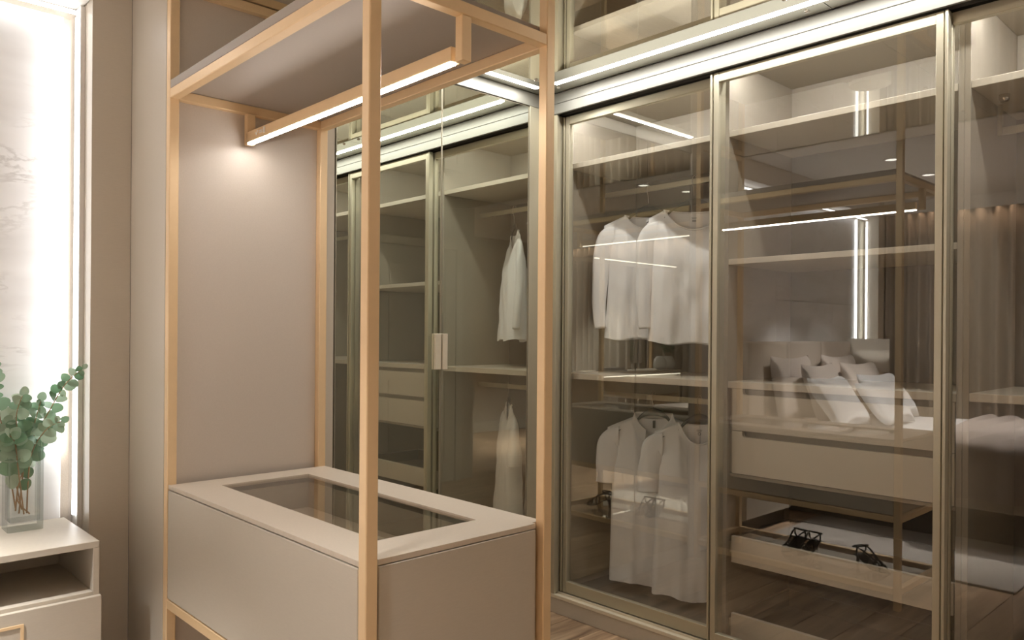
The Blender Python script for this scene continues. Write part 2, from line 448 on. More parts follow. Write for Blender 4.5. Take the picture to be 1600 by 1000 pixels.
# ------------------------------------------------------------------ mirror doors on the end wall
struct(box('trim_8', 1.468, 1.513, 2.578, 2.613, 0, ZC - 0.002, M_LAM, None, 0.001))
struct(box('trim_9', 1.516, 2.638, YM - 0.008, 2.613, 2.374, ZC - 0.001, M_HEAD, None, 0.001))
struct(box('trim_10', 2.545, 2.638, YM - 0.006, 2.613, 0, 2.3735, M_CHAMP, None, 0.001))
struct(box('baseboard_end', 1.516, 2.543, YM + 0.004, 2.613, 0, 0.078, M_LAM, None, 0.001))
for i, (a, b, lab) in enumerate(((1.523, 2.0265, 'left leaf of the smoked mirror door pair, beside the gold canopy post'), (2.0295, 2.542, 'right leaf of the smoked mirror door pair, next to the sliding glass doors'))):
    t = thing('mirror_door', lab, 'door', ((a + b) / 2, YM, 0.08), 'hinged mirror doors')
    bm = bmesh.new(); abox(bm, a + 0.002, b - 0.002, YM, YM + 0.006, 0.082, 2.370, 0)
    finish('mirror_panel', bm, M_MIR, t)
    bm = bmesh.new(); frame_rect(bm, 'y', YM - 0.0005, YM + 0.022, a, b, 0.08, 2.372, 0.0025, 0)
    finish('edge_trim', bm, M_CHAMP, t)
    hx = (1.992, 2.0225) if i == 0 else (2.031, 2.0575)
    box('handle', hx[0], hx[1], YM - 0.014, YM - 0.001, 1.153, 1.304, M_CREAM, t, 0.0015)

# ------------------------------------------------------------------ wardrobe with sliding glass doors
wf = thing('wardrobe_surround', 'cream and champagne surround holding the sliding glass wardrobe doors', 'surround', (2.70, 1.2, 0))
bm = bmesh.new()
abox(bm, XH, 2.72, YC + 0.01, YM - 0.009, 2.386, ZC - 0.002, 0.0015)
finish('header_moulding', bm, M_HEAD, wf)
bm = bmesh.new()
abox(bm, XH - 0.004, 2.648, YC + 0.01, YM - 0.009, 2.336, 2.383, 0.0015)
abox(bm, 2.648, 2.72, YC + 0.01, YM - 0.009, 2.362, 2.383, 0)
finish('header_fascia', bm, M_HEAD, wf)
bm = bmesh.new()
abox(bm, 2.682, 2.686, YC + 0.01, YM - 0.01, 2.338, 2.362, 0)
abox(bm, 2.716, 2.72, YC + 0.01, YM - 0.01, 2.330, 2.362, 0)
finish('top_track', bm, M_DARK, wf)
bm = bmesh.new()
abox(bm, XH - 0.002, 2.652, YC + 0.01, YM - 0.009, 0.072, 0.088, 0.001)
abox(bm, 2.652, 2.72, YC + 0.01, YM - 0.009, 0.072, 0.078, 0)
abox(bm, 2.682, 2.686, YC + 0.01, YM - 0.009, 0.078, 0.088, 0)
finish('bottom_track', bm, M_CREAM, wf)
bm = bmesh.new()
abox(bm, XH + 0.004, 2.72, YC + 0.01, YM - 0.009, 0.0, 0.071, 0.001)
finish('plinth', bm, M_LAM, wf)
for ya, yb in ((2.494, YM - 0.0095), (YC + 0.01, YC + 0.05)):
    bm = bmesh.new()
    abox(bm, XH, 2.655, ya, yb, 0.089, 2.335, 0.001); abox(bm, 2.655, 2.72, ya + (0.012 if ya > 1 else 0), yb, 0.089, 2.335, 0)
    finish('jamb', bm, M_CHAMP, wf)

def sliding_door(y0, y1, xf, label, z0=0.092, z1=2.330, sw=0.036):
    t = thing('sliding_glass_door', label, 'door', (xf, (y0 + y1) / 2, z0), 'sliding wardrobe doors')
    xb = xf + 0.026
    for (a, b, inner) in ((y0, y0 + sw, 1), (y1 - sw, y1, -1)):
        bm = bmesh.new()
        # stepped profile: outer lip, groove, flat face
        lip = 0.009
        if inner == 1: L0, L1, F0, F1 = a, a + lip, a + lip + 0.005, b
        else: L0, L1, F0, F1 = b - lip, b, a, b - lip - 0.005
        abox(bm, xf - 0.003, xb, L0, L1, z0, z1, 0.001)
        abox(bm, xf, xb, F0, F1, z0, z1, 0.001)
        abox(bm, xf + 0.010, xb, min(L1, F1), max(L0, F0), z0, z1, 0)
        finish('stile', bm, M_CHAMP, t)
    for (a, b) in ((z0, z0 + 0.052), (z1 - 0.037, z1)):
        bm = bmesh.new(); abox(bm, xf + 0.0005, xb - 0.001, y0 + sw + 0.0003, y1 - sw - 0.0003, a, b, 0.001)
        finish('rail', bm, M_CHAMP, t)
    box('glass_pane', xf + 0.010, xf + 0.015, y0 + sw, y1 - sw, z0 + 0.052, z1 - 0.037, M_GLASS, t, 0)
    return t
sliding_door(1.648, 2.497, 2.688, 'bronze glass sliding door nearest the corner, white shirts hanging behind it')
sliding_door(0.826, 1.679, 2.652, 'middle bronze glass sliding door with two drawers behind it')
sliding_door(-0.135, 0.862, 2.688, 'bronze glass sliding door at the right edge of the photo')

XF, XK = 2.75, 3.28     # cabinet front edge, back
def panel(n, x0, x1, y0, y1, z0, z1, p, mat=None): return box(n, x0, x1, y0, y1, z0, z1, mat or M_INT, p, 0.0012)
def bay(y0, y1, label, left=True):
    t = thing('wardrobe_cabinet', label, 'cabinet', ((XF + XK) / 2, (y0 + y1) / 2, 0.06), 'cabinets of the fitted wardrobe')
    panel('back_panel', XK - 0.012, XK, y0 + 0.0185, y1 - 0.0185, 0.072, 2.096, t, M_INT_SHADE)
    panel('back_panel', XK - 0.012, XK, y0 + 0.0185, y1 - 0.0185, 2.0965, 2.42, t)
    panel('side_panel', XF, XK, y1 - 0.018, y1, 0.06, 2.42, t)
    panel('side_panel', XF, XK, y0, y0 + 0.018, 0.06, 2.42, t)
    panel('bottom_panel', 2.722, XK - 0.0125, y0 + 0.0185, y1 - 0.0185, 0.06, 0.086, t, M_INT_SHADE)
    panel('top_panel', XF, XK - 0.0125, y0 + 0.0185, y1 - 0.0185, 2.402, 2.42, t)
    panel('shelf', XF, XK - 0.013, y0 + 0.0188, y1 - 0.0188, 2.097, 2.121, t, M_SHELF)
    box('led_strip', XF + 0.004, XF + 0.016, y0 + 0.03, y1 - 0.03, 2.3955, 2.4015, M_LED_B, t, 0)
    return t
ROD1, ROD2, RX = 2.0045, 1.0075, 3.02
b1 = bay(1.672, 2.535, 'wardrobe bay nearest the corner with white shirts on two rods')
panel('counter_shelf', XF, XK - 0.013, 1.672 + 0.0188, 2.535 - 0.0188, 1.093, 1.120, b1, M_SHELF)
def rod(y0, y1, z, t):
    box('hanging_rod', RX - 0.006, RX + 0.006, y0, y1, z - 0.013, z + 0.013, M_CHAMP, t, 0.002)
    return t
rod(1.6905, 2.5165, ROD1, b1); rod(1.6905, 2.5165, ROD2, b1)

b2 = bay(0.808, 1.6715, 'middle wardrobe bay with two drawers and a pull-out tray')
panel('counter_shelf', XF, XK - 0.013, 0.808 + 0.0188, 1.6715 - 0.0188, 1.095, 1.122, b2, M_SHELF)
panel('shelf', XF, XK - 0.013, 0.808 + 0.0188, 1.6715 - 0.0188, 1.587, 1.609, b2, M_SHELF)
# filler strip beside the drawers and a deck closing the drawer stack
panel('filler_strip', XF + 0.02, XF + 0.036, 1.634, 1.6715 - 0.0185, 0.76, 1.0945, b2)
panel('shelf', XF + 0.022, XK - 0.013, 0.8268, 1.6527, 0.7405, 0.7535, b2)
def drawer(y0, y1, z0, z1, parent):
    """front with a long finger notch cut in its top edge"""
    d = thing('x', '', '') if False else None
    nz, ya, yb, rr = 0.022, y0 + 0.018, y1 - 0.045, 0.012
    bm = bmesh.new()
    prof = [(y0, z0), (y1, z0), (y1, z1), (yb, z1)]
    for k in range(7):
        a = k / 6 * PI / 2
        prof.append((yb - rr * (1 - math.cos(a)) , z1 - nz + rr - rr * math.sin(a) if k else z1 - nz + rr))
    for k in range(7):
        a = PI / 2 - k / 6 * PI / 2
        prof.append((ya + rr * (1 - math.cos(a)), z1 - nz + rr - rr * math.sin(a)))
    prof += [(ya, z1), (y0, z1)]
    f = [bm.verts.new((XF, p[0], p[1])) for p in prof]; g = [bm.verts.new((XF + 0.018, p[0], p[1])) for p in prof]
    bm.faces.new(f); bm.faces.new(g[::-1])
    for i in range(len(f)): bm.faces.new((f[i], f[(i + 1) % len(f)], g[(i + 1) % len(f)], g[i]))
    o = finish('drawer_front', bm, M_SHELF, parent)
    bm = bmesh.new()
    abox(bm, XF + 0.0335, XF + 0.045, y0, y1, z0 + 0.02, z1 - 0.002, 0)
    abox(bm, XF + 0.0185, XF + 0.0335, ya - 0.01, yb + 0.01, z1 - nz - 0.012, z1 - nz - 0.003, 0)
    finish('finger_recess', bm, M_INT, o)
    return o
drawer(0.830, 1.6315, 0.930, 1.0935, b2)
drawer(0.830, 1.6315, 0.7595, 0.927, b2)
# pull-out sandal tray
def tray(z0, z1, glass):
    o = panel('tray_front', XF, XF + 0.018, 0.830, 1.6315, z0, z1, b2, M_SHELF)
    bm = bmesh.new()
    abox(bm, XF + 0.0185, 3.22, 0.830, 0.842, z0 + 0.02, z1 - 0.006, 0); abox(bm, XF + 0.0185, 3.22, 1.6195, 1.6315, z0 + 0.02, z1 - 0.006, 0)
    abox(bm, XF + 0.0185, 3.22, 0.842, 1.6195, z0 + 0.02, z0 + 0.032, 0); abox(bm, 3.208, 3.22, 0.842, 1.6195, z0 + 0.032, z1 - 0.006, 0)
    finish('tray_box', bm, M_INT_SHADE, o)
    box('tray_runner', XF + 0.02, 3.2, 1.6335, 1.6525, z0 + 0.025, z1 - 0.03, M_CHAMP, o, 0.001)
    return o
tray(0.405, 0.510, True)
tray(0.095, 0.203, False)

b3 = bay(-0.14, 0.8075, 'wardrobe bay at the right edge of the photo with an empty hanging rod')
panel('counter_shelf', XF, XK - 0.013, -0.14 + 0.0188, 0.8075 - 0.0188, 1.099, 1.126, b3, M_SHELF)
o = rod(-0.12, 0.7695, 2.006, b3)
bm = bmesh.new()
abox(bm, RX - 0.008, RX + 0.008, 0.770, 0.784, 1.992, 2.0965, 0.001)
finish('rod_bracket', bm, M_CHAMP, b3)
lathe('cap_screw', [(0.0, 2.075), (0.012, 2.075), (0.016, 2.082), (0.016, 2.0965)], 2.90, 0.735, M_CHR, b3, 16)

# ------------------------------------------------------------------ dressing island with canopy
IX0, IX1, IY0, IY1, PW = 0.90, 1.467, 1.395, 2.58, 0.030
isl = thing('dressing_island', 'taupe dressing island in a tall gold frame with a lit canopy', 'cabinet', ((IX0 + IX1) / 2, (IY0 + IY1) / 2, 0))
ZT = ZC - 0.002
for a, b in ((IX0, IY0), (IX1 - PW, IY0), (IX0, IY1 - PW), (IX1 - PW, IY1 - PW)):
    box('post', a, a + PW, b, b + PW, 0.0, ZT, M_GOLD, isl, 0.002)
def beams(z0, z1):
    e = 0.0003
    box('beam', IX0, IX0 + PW, IY0 + PW + e, IY1 - PW - e, z0, z1, M_GOLD, isl, 0.002)
    box('beam', IX1 - PW, IX1, IY0 + PW + e, IY1 - PW - e, z0, z1, M_GOLD, isl, 0.002)
    box('beam', IX0 + PW + e, IX1 - PW - e, IY0, IY0 + PW, z0, z1, M_GOLD, isl, 0.002)
    box('beam', IX0 + PW + e, IX1 - PW - e, IY1 - PW, IY1, z0, z1, M_GOLD, isl, 0.002)
beams(2.050, 2.080)
box('beam', IX0 + PW + 0.0003, IX1 - PW - 0.0003, IY1 - PW, IY1, ZT - 0.03, ZT, M_GOLD, isl, 0.002)
beams(0.418, 0.448)
beams(0.075, 0.105)
box('glass_shelf', IX0 + PW + 0.001, IX1 - PW - 0.001, IY0 + PW + 0.001, IY1 - PW - 0.001, 0.094, 0.1015, M_TRAYG, isl, 0)
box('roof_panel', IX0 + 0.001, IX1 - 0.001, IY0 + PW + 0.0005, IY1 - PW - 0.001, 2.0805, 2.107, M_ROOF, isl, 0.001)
box('back_panel', IX0 + PW + 0.0005, IX1 - PW - 0.0005, IY1 - 0.004, IY1 + 0.012, 0.108, ZT - 0.001, M_PINK, isl, 0.001)
# drawer body
cab = box('cabinet_box', IX0 + 0.019, IX1 - 0.019, IY0 + 0.03, 2.5445, 0.454, 0.69, M_LAM, isl, 0.001)
bm = bmesh.new()
abox(bm, IX0 + 0.019, 1.026, IY0 + 0.035, 2.5445, 0.6905, 0.784, 0); abox(bm, 1.341, IX1 - 0.019, IY0 + 0.035, 2.5445, 0.6905, 0.784, 0)
abox(bm, 1.026, 1.341, IY0 + 0.035, 1.541, 0.6905, 0.784, 0); abox(bm, 1.026, 1.341, 2.444, 2.5445, 0.6905, 0.784, 0)
finish('tray_surround', bm, M_INT, cab)
box('tray_floor', 1.0265, 1.3405, 1.5415, 2.4435, 0.6905, 0.696, M_TOP, cab, 0)
box('drawer_front', IX0, IX0 + 0.018, IY0 + PW + 0.002, 2.541, 0.453, 0.797, M_LAM, isl, 0.0015)
box('end_panel', IX0 + PW + 0.013, IX1 - PW - 0.013, IY0 + 0.015, IY0 + 0.0295, 0.453, 0.797, M_LAM, isl, 0.0015)
box('side_panel', IX1 - 0.018, IX1, IY0 + PW + 0.002, 2.541, 0.453, 0.797, M_LAM, isl, 0.0015)
bm = bmesh.new()
hx0, hx1, hy0, hy1 = 1.030, 1.337, 1.545, 2.440
e = 0.004
def ctop(z0, z1):
    abox(bm, IX0 + e, hx0, IY0 + PW + 0.0005, 2.5495, z0, z1, 0); abox(bm, hx1, IX1 - e, IY0 + PW + 0.0005, 2.5495, z0, z1, 0)
    abox(bm, hx0, hx1, IY0 + 0.017, hy0, z0, z1, 0); abox(bm, hx0, hx1, hy1, 2.5495, z0, z1, 0)
    abox(bm, IX0 + PW + 0.012, hx0, IY0 + 0.017, IY0 + PW + 0.0005, z0, z1, 0); abox(bm, hx1, IX1 - PW - 0.012, IY0 + 0.017, IY0 + PW + 0.0005, z0, z1, 0)
ctop(0.7995, 0.812)
ct = finish('countertop', bm, M_TOP, isl)
box('glass_inset', hx0 + 0.0005, hx1 - 0.0005, hy0 + 0.0005, hy1 - 0.0005, 0.801, 0.807, M_INSET, ct, 0)
# light bar under the canopy
bar = box('light_bar', 1.153, 1.182, IY0 + PW + 0.012, IY1 - PW - 0.002, 1.949, 1.985, M_GOLD, isl, 0.0015)
box('led_strip', 1.1545, 1.170, IY0 + PW + 0.014, IY1 - PW - 0.004, 1.9435, 1.9488, M_LED_C, bar, 0)
for ya in (IY0 + 0.001, IY1 - PW + 0.001):
    box('hanger_post', 1.153, 1.182, ya if ya < 2 else ya - 0.012, (ya + 0.026 if ya < 2 else ya + 0.012), 1.943, 2.0495, M_GOLD, isl, 0.0015)
xs = 1.1525
bm = bmesh.new()
atube(bm, [(xs, 2.476, 1.972), (xs, 2.470, 1.963), (xs, 2.460, 1.977)], 0.0021, 6)
for dz in (0.0, 0.006): atube(bm, [(xs, 2.450, 1.966 + dz), (xs, 2.425, 1.966 + dz)], 0.0018, 6)
bmf = [(2.416, 1.961), (2.408, 1.961), (2.408, 1.979), (2.416, 1.979)]
atube(bm, [(xs, a, b) for a, b in bmf], 0.0021, 6, True)
finish('touch_switch', bm, M_ICON, bar)

# ------------------------------------------------------------------ nightstand with vase
def nightstand(x0, x1, y0, y1, ztop, label, frame=True):
    t = thing('nightstand', label, 'nightstand', ((x0 + x1) / 2, (y0 + y1) / 2, 0), 'bedside tables')
    box('top', x0, x1, y0, y1, ztop - 0.021, ztop, M_LAM, t, 0.0015)
    box('side_panel', x1 - 0.018, x1, y0, y1, 0.09, ztop - 0.0214, M_LAM, t, 0.001)
    box('side_panel', x0, x0 + 0.018, y0, y1, 0.09, ztop - 0.0214, M_LAM, t, 0.001)
    box('shelf', x0 + 0.0184, x1 - 0.0184, y0 + 0.001, y1 - 0.013, ztop - 0.172, ztop - 0.155, M_LAM, t, 0.001)
    box('back_panel', x0 + 0.0184, x1 - 0.0184, y1 - 0.0125, y1, 0.09, ztop - 0.0214, M_LAM, t, 0)
    d = box('drawer_front', x0 - 0.002, x1 + 0.002, y0 - 0.018, y0 - 0.0005, 0.10, ztop - 0.166, M_LAM, t, 0.0015)
    hx = x1 - 0.206
    bm = bmesh.new(); frame_rect(bm, 'y', y0 - 0.021, y0 - 0.0185, hx - 0.24, hx, ztop - 0.36, ztop - 0.203, 0.009, 0.0004)
    finish('gold_pull', bm, M_GOLD, d)
    box('plinth', x0 + 0.02, x1 - 0.02, y0 + 0.02, y1 - 0.0, 0.0, 0.0895, M_DARK, t, 0)
    return t
nightstand(0.13, 0.727, 2.633, YB - 0.003, 0.65, 'greige nightstand with an open niche below the marble wall, carrying the glass vase')
nightstand(-2.10, -1.735, 2.60, YB - 0.003, 0.60, 'far nightstand under the table lamp, seen in the wardrobe glass')

VX0, VX1, VY0, VY1, VZ = 0.533, 0.635, 2.912, 3.012, 0.6505
def rrect(cx, cy_, hx, hy, r, n=4):
    p = []
    for (sx, sy, a0) in ((1, 1, 0), (-1, 1, PI / 2), (-1, -1, PI), (1, -1, 1.5 * PI)):
        for k in range(n + 1):
            a = a0 + k / n * PI / 2
            p.append((cx + sx * (hx - r) + r * math.cos(a), cy_ + sy * (hy - r) + r * math.sin(a)))
    return p
vcx, vcy = (VX0 + VX1) / 2, (VY0 + VY1) / 2
bm = bmesh.new()
lev = [(0.051, VZ), (0.051, VZ + 0.285), (0.044, VZ + 0.285), (0.043, VZ + 0.03)]
rings = [[bm.verts.new((a, b, z)) for a, b in rrect(vcx, vcy, h, h, 0.010)] for h, z in lev]
for i in range(3):
    for k in range(len(rings[0])):
        k2 = (k + 1) % len(rings[0]); bm.faces.new((rings[i][k], rings[i][k2], rings[i + 1][k2], rings[i + 1][k]))
bm.faces.new(rings[0]); bm.faces.new(rings[3][::-1])
tag(finish('glass_vase', bm, M_VASE, None), 'square clear glass vase of eucalyptus on the nightstand', 'vase')

def leaf_mesh():
    bm = bmesh.new(); n = 14
    c = bm.verts.new((0.5, 0, 0.04)); rim = []
    for k in range(n):
        a = 2 * PI * k / n
        rx = 0.5 * math.cos(a); ry = 0.46 * math.sin(a) * (1 - 0.12 * math.cos(a))
        rim.append(bm.verts.new((0.5 + rx, ry, 0.10 * (abs(ry) / 0.46) ** 2 - 0.06 * (rx / 0.5) ** 2)))
    for k in range(n): bm.faces.new((c, rim[k], rim[(k + 1) % n]))
    me = bpy.data.meshes.new('leaf'); bm.to_mesh(me); bm.free()
    me.materials.append(M_LEAF)
    for p in me.polygons: p.use_smooth = True
    return me
LEAF = leaf_mesh()
def branch(pts, nl, size, label, seed, back=False):
    """curved stem through pts with opposite leaf pairs, each leaf an object"""
    rnd = random.Random(seed)
    P = [Vector(p) for p in pts]
    cv = []
    for i in range(len(P) - 1):
        for k in range(6):
            t = k / 6
            p0 = P[max(i - 1, 0)]; p1 = P[i]; p2 = P[i + 1]; p3 = P[min(i + 2, len(P) - 1)]
            cv.append(0.5 * ((2 * p1) + (p2 - p0) * t + (2 * p0 - 5 * p1 + 4 * p2 - p3) * t * t + (3 * p1 - p0 - 3 * p2 + p3) * t ** 3))
    cv.append(P[-1])
    t = thing('eucalyptus_branch', label, 'branch', tuple(P[0]), 'eucalyptus branches in the glass vase')
    tube('stem', cv, [0.0024 - 0.0014 * i / len(cv) for i in range(len(cv))], M_STEM, t, 6)
    start = int(len(cv) * 0.34)
    for j in range(nl):
        f = start + (len(cv) - 1 - start) * (j / max(1, nl - 1))
        i = min(int(f), len(cv) - 2); p = cv[i].lerp(cv[i + 1], f - i)
        d = (cv[i + 1] - cv[i]).normalized()
        side = d.cross(Vector((rnd.uniform(-.3, .3), 1, rnd.uniform(-.3, .3)))).normalized()
        for sgn in ((1, -1) if j < nl - 1 else (1,)):
            a = rnd.uniform(-0.7, 0.7)
            out = (Matrix.Rotation(a + (PI if sgn < 0 else 0), 3, d) @ side)
            if j == nl - 1: out = d
            ax = (out + d * rnd.uniform(0.1, 0.7)).normalized()
            nrm = Vector((rnd.uniform(-.8, .5), -1.0, rnd.uniform(-0.1, 0.9)))
            nrm = (nrm - ax * nrm.dot(ax)).normalized()
            yv = nrm.cross(ax)
            s = size * rnd.uniform(0.75, 1.15) * (1 - 0.45 * j / nl)
            o = bpy.data.objects.new('leaf', LEAF)
            M = Matrix(((ax.x * s, yv.x * s, nrm.x * s, p.x), (ax.y * s, yv.y * s, nrm.y * s, p.y), (ax.z * s, yv.z * s, nrm.z * s, p.z), (0, 0, 0, 1)))
            link(o, t)
            o.matrix_basis = M
            WM[o.name] = M
vb = (vcx, vcy, VZ + 0.06)
Yf = 2.955
branch([(vcx - 0.01, vcy, VZ + .05), (vcx + 0.01, Yf, .90), (0.655, 2.95, 1.03), (0.70, 2.94, 1.12), (0.752, 2.93, 1.175)], 11, 0.044, 'long eucalyptus branch reaching right across the light strip', 3)
branch([(vcx - 0.02, vcy, VZ + .06), (vcx - 0.01, Yf, .90), (0.56, 2.94, 1.02), (0.575, 2.93, 1.09)], 10, 0.052, 'short upright eucalyptus branch in the middle of the vase', 5)
branch([(vcx, vcy + .01, VZ + .06), (vcx - 0.04, Yf, .90), (0.515, 2.95, 1.03), (0.495, 2.94, 1.13), (0.49, 2.93, 1.20)], 10, 0.05, 'tall eucalyptus branch at the left edge of the photo', 9)
branch([(vcx + 0.01, vcy - .01, VZ + .05), (vcx + 0.02, Yf, .88), (0.64, 2.93, .97), (0.685, 2.92, 1.0)], 9, 0.05, 'low eucalyptus branch leaning right over the vase rim', 12)
branch([(vcx, vcy - .02, VZ + .05), (vcx - 0.02, 2.93, .86), (0.55, 2.90, .94), (0.53, 2.87, .97)], 9, 0.054, 'low eucalyptus branch leaning forward over the vase rim', 15)
branch([(vcx + .02, vcy, VZ + .045), (vcx - 0.02, vcy - 0.02, .76), (vcx + 0.01, vcy, .88), (0.615, 2.95, 1.00), (0.63, 2.94, 1.07)], 11, 0.048, 'bushy eucalyptus branch right of the middle one', 21)
branch([(vcx - .02, vcy, VZ + .07), (vcx - 0.05, Yf, .90), (0.50, 2.93, .97), (0.45, 2.92, 1.02)], 8, 0.05, 'eucalyptus branch drooping left out of the frame', 25)

# ------------------------------------------------------------------ shirts on hangers
def loc2w(cx, cy_, cz, phi):
    M = Matrix.Translation((cx, cy_, cz)) @ Matrix.Rotation(phi, 4, 'Z')
    return lambda p: M @ Vector(p)
PHI = math.radians(-55)
def sstep(x):
    x = max(0, min(1, x)); return x * x * (3 - 2 * x)
def hanger(cy_, zrod, drop, phi, label, gap=0.055, nk=0.11, slope=0.45):
    """hook over the rod, arched black arms"""
    f = loc2w(RX, cy_, zrod - drop, phi)
    t = thing('clothes_hanger', label, 'hanger', (RX, cy_, zrod - drop - 0.06), 'black clothes hangers')
    z0 = drop
    rr = 0.0205
    # hook curls over the rod in the plane across the rod (world x)
    c = Vector((RX, cy_, zrod + 0.006))
    pts = []
    for k in range(15):
        a = math.radians(-35 + 215 * (k / 14))
        pts.append(c + Vector((math.cos(a) * rr * 0.8, 0, math.sin(a) * rr - 0.0)))
    pts.append(c + Vector((-rr * 0.72, 0, -0.016)))
    pts.append(Vector((RX - 0.004, cy_, zrod - 0.035)))
    pts.append(f((0, 0, 0.008)))
    tube('hook', pts, 0.0018, M_CHR, t, 8)
    arm = []
    n = 36
    for k in range(n + 1):
        x = 0.186 * (-1 + 2 * k / n); q = abs(x)
        z = -gap * (q / nk) ** 1.8 if q < nk else -gap - slope * (q - nk) - 0.6 * max(0, q - nk - 0.06) ** 2
        arm.append(f((x, 0, z - 0.010 - 0.016 * sstep((q - nk * 0.6) / (nk * 0.6)))))
    rad = [0.005 + 0.0125 * math.exp(-((0.186 * (-1 + 2 * k / n)) / 0.05) ** 2) for k in range(n + 1)]
    fl = (f((0, 1, 0)) - f((0, 0, 0))).normalized()
    tube('arms', arm, rad, M_BLK, t, 8, False, (fl, 0.55))
    return t
def shirt(cy_, zrod, drop, phi, label, L=0.56, hs=0.205, hc=0.215, hh=0.235, nk=0.088, nd=0.085, sleeve=None, collar=None, seed=1, slope=0.34, lean=0.0):
    rnd = random.Random(seed)
    f = loc2w(RX, cy_, zrod - drop, phi)
    t = thing('shirt', label, 'shirt', (RX, cy_, zrod - drop - L), 'white shirts in the wardrobe')
    n, m = 56, 44
    ph = [rnd.uniform(0, 6.28) for _ in range(8)]
    def top(X, front):
        a = abs(X)
        if a <= nk:
            q = 1 - (a / nk) ** 2.2
            return 0.014 - (nd if front else 0.014) * q
        return 0.014 - slope * (a - nk) - 0.6 * max(0, a - nk - 0.06) ** 2
    def wid(v):
        if v < 0.3: return hs + (hc - hs) * sstep(v / 0.3)
        return hc + (hh - hc) * ((v - 0.3) / 0.7) ** 1.2
    def fold(s, v, sd):
        g = 0.35 * sstep((v - 0.12) / 0.5) + 0.65 * v * v
        return g * (0.011 * math.sin(5.2 * s + ph[0] + 1.2 * v) + 0.007 * math.sin(11 * s + ph[1] - 1.6 * v) + 0.003 * math.sin(23 * s + ph[2] + 3 * v)) \
            + 0.0022 * math.sin(14 * (s * .6 + v) + ph[3]) * sstep(v * 4) + 0.0016 * math.sin(31 * v - 9 * s + ph[4])
    bm = bmesh.new()
    grids = {}
    for sd in (-1, 1):
        G = []
        for i in range(n + 1):
            s = -math.cos(PI * i / n) * 0.5 + (-1 + 2 * i / n) * 0.5
            colv = []
            Xt = s * hs
            zt = top(Xt, sd < 0)
            zh = -L - 0.012 * math.sin(PI * (s + 1) / 2) * (1 if sd > 0 else 0.2) + 0.006 * math.sin(6 * s + ph[5])
            for j in range(m + 1):
                v = j / m
                Z = zt + (zh - zt) * v
                X = s * wid(v) + lean * v
                dep = (0.012 + 0.045 * sstep(v / 0.35) + 0.02 * v)
                edge = math.sqrt(max(0, 1 - s * s)) ** 0.8
                if abs(Xt) <= nk: neck = 0.75 * math.sqrt(max(0, 1 - (abs(Xt) / nk) ** 2)) + 0.08
                else: neck = 0.0
                base = dep * edge * max(sstep(v / 0.16), neck)
                Yv = sd * base + fold(s, v, sd) * (edge if 1 else 1) * sstep(v / 0.1)
                colv.append(bm.verts.new(f((X, Yv, Z))))
            G.append(colv)
        for i in range(n):
            for j in range(m): bm.faces.new((G[i][j], G[i + 1][j], G[i + 1][j + 1], G[i][j + 1]))
        grids[sd] = G
    bmesh.ops.remove_doubles(bm, verts=bm.verts, dist=0.0006)
    finish('body', bm, M_COT, t, True)
    # stitched hem and neckband
    def strip(name, pts, r, flat=None): tube(name, pts, r, M_COT, t, 6, False, flat)
    nb = []
    for k in range(29):
        a = -PI + 2 * PI * k / 28
        X = nk * math.sin(a); fr = math.cos(a) < 0
        z = top(X * 0.999, fr)
        nb.append(f((X, (1 if not fr else -1) * (0.012 + 0.0) * abs(math.cos(a)) * 0.9, z + 0.001)))
    if collar is None: tube('neckband', nb[:-1], 0.0042, M_COT, t, 6, True)
    # sleeves
    for sg in (-1, 1):
        sl = sleeve(sg)
        path = [Vector(p) for p in sl['path']]
        cv = []
        for i in range(len(path) - 1):
            for k in range(7):
                q = k / 7
                p0 = path[max(i - 1, 0)]; p1 = path[i]; p2 = path[i + 1]; p3 = path[min(i + 2, len(path) - 1)]
                cv.append(0.5 * ((2 * p1) + (p2 - p0) * q + (2 * p0 - 5 * p1 + 4 * p2 - p3) * q * q + (3 * p1 - p0 - 3 * p2 + p3) * q ** 3))
        cv.append(path[-1])
        N = len(cv); bm = bmesh.new(); rings = []
        for i in range(N):
            a = cv[max(i - 1, 0)]; b = cv[min(i + 1, N - 1)]
            tdir = (b - a).normalized(); u = Vector((tdir.z, 0, -tdir.x)).normalized(); w = Vector((0, 1, 0))
            fr_ = i / (N - 1)
            ra = sl['r0'] + (sl['r1'] - sl['r0']) * fr_ ** 0.8; rb = sl['d0'] + (sl['d1'] - sl['d0']) * fr_
            ring = []
            for k in range(20):
                an = 2 * PI * k / 20
                wob = 1 + 0.05 * math.sin(3 * an + 9 * fr_ + ph[6]) + 0.03 * math.sin(17 * fr_ + ph[7] + an)
                ring.append(bm.verts.new(f(cv[i] + u * math.cos(an) * ra * wob + w * math.sin(an) * rb * wob)))
            rings.append(ring)
        # turned-in cuff
        ring = [bm.verts.new(v.co.lerp(sum((q.co for q in rings[-1]), Vector()) / 20, 0.12) + Vector((0, 0, 0.012))) for v in rings[-1]]
        rings.append(ring)
        for i in range(len(rings) - 1):
            for k in range(20): bm.faces.new((rings[i][k], rings[i][(k + 1) % 20], rings[i + 1][(k + 1) % 20], rings[i + 1][k]))
        bm.faces.new(rings[0])
        finish('sleeve', bm, M_COT, t, True)
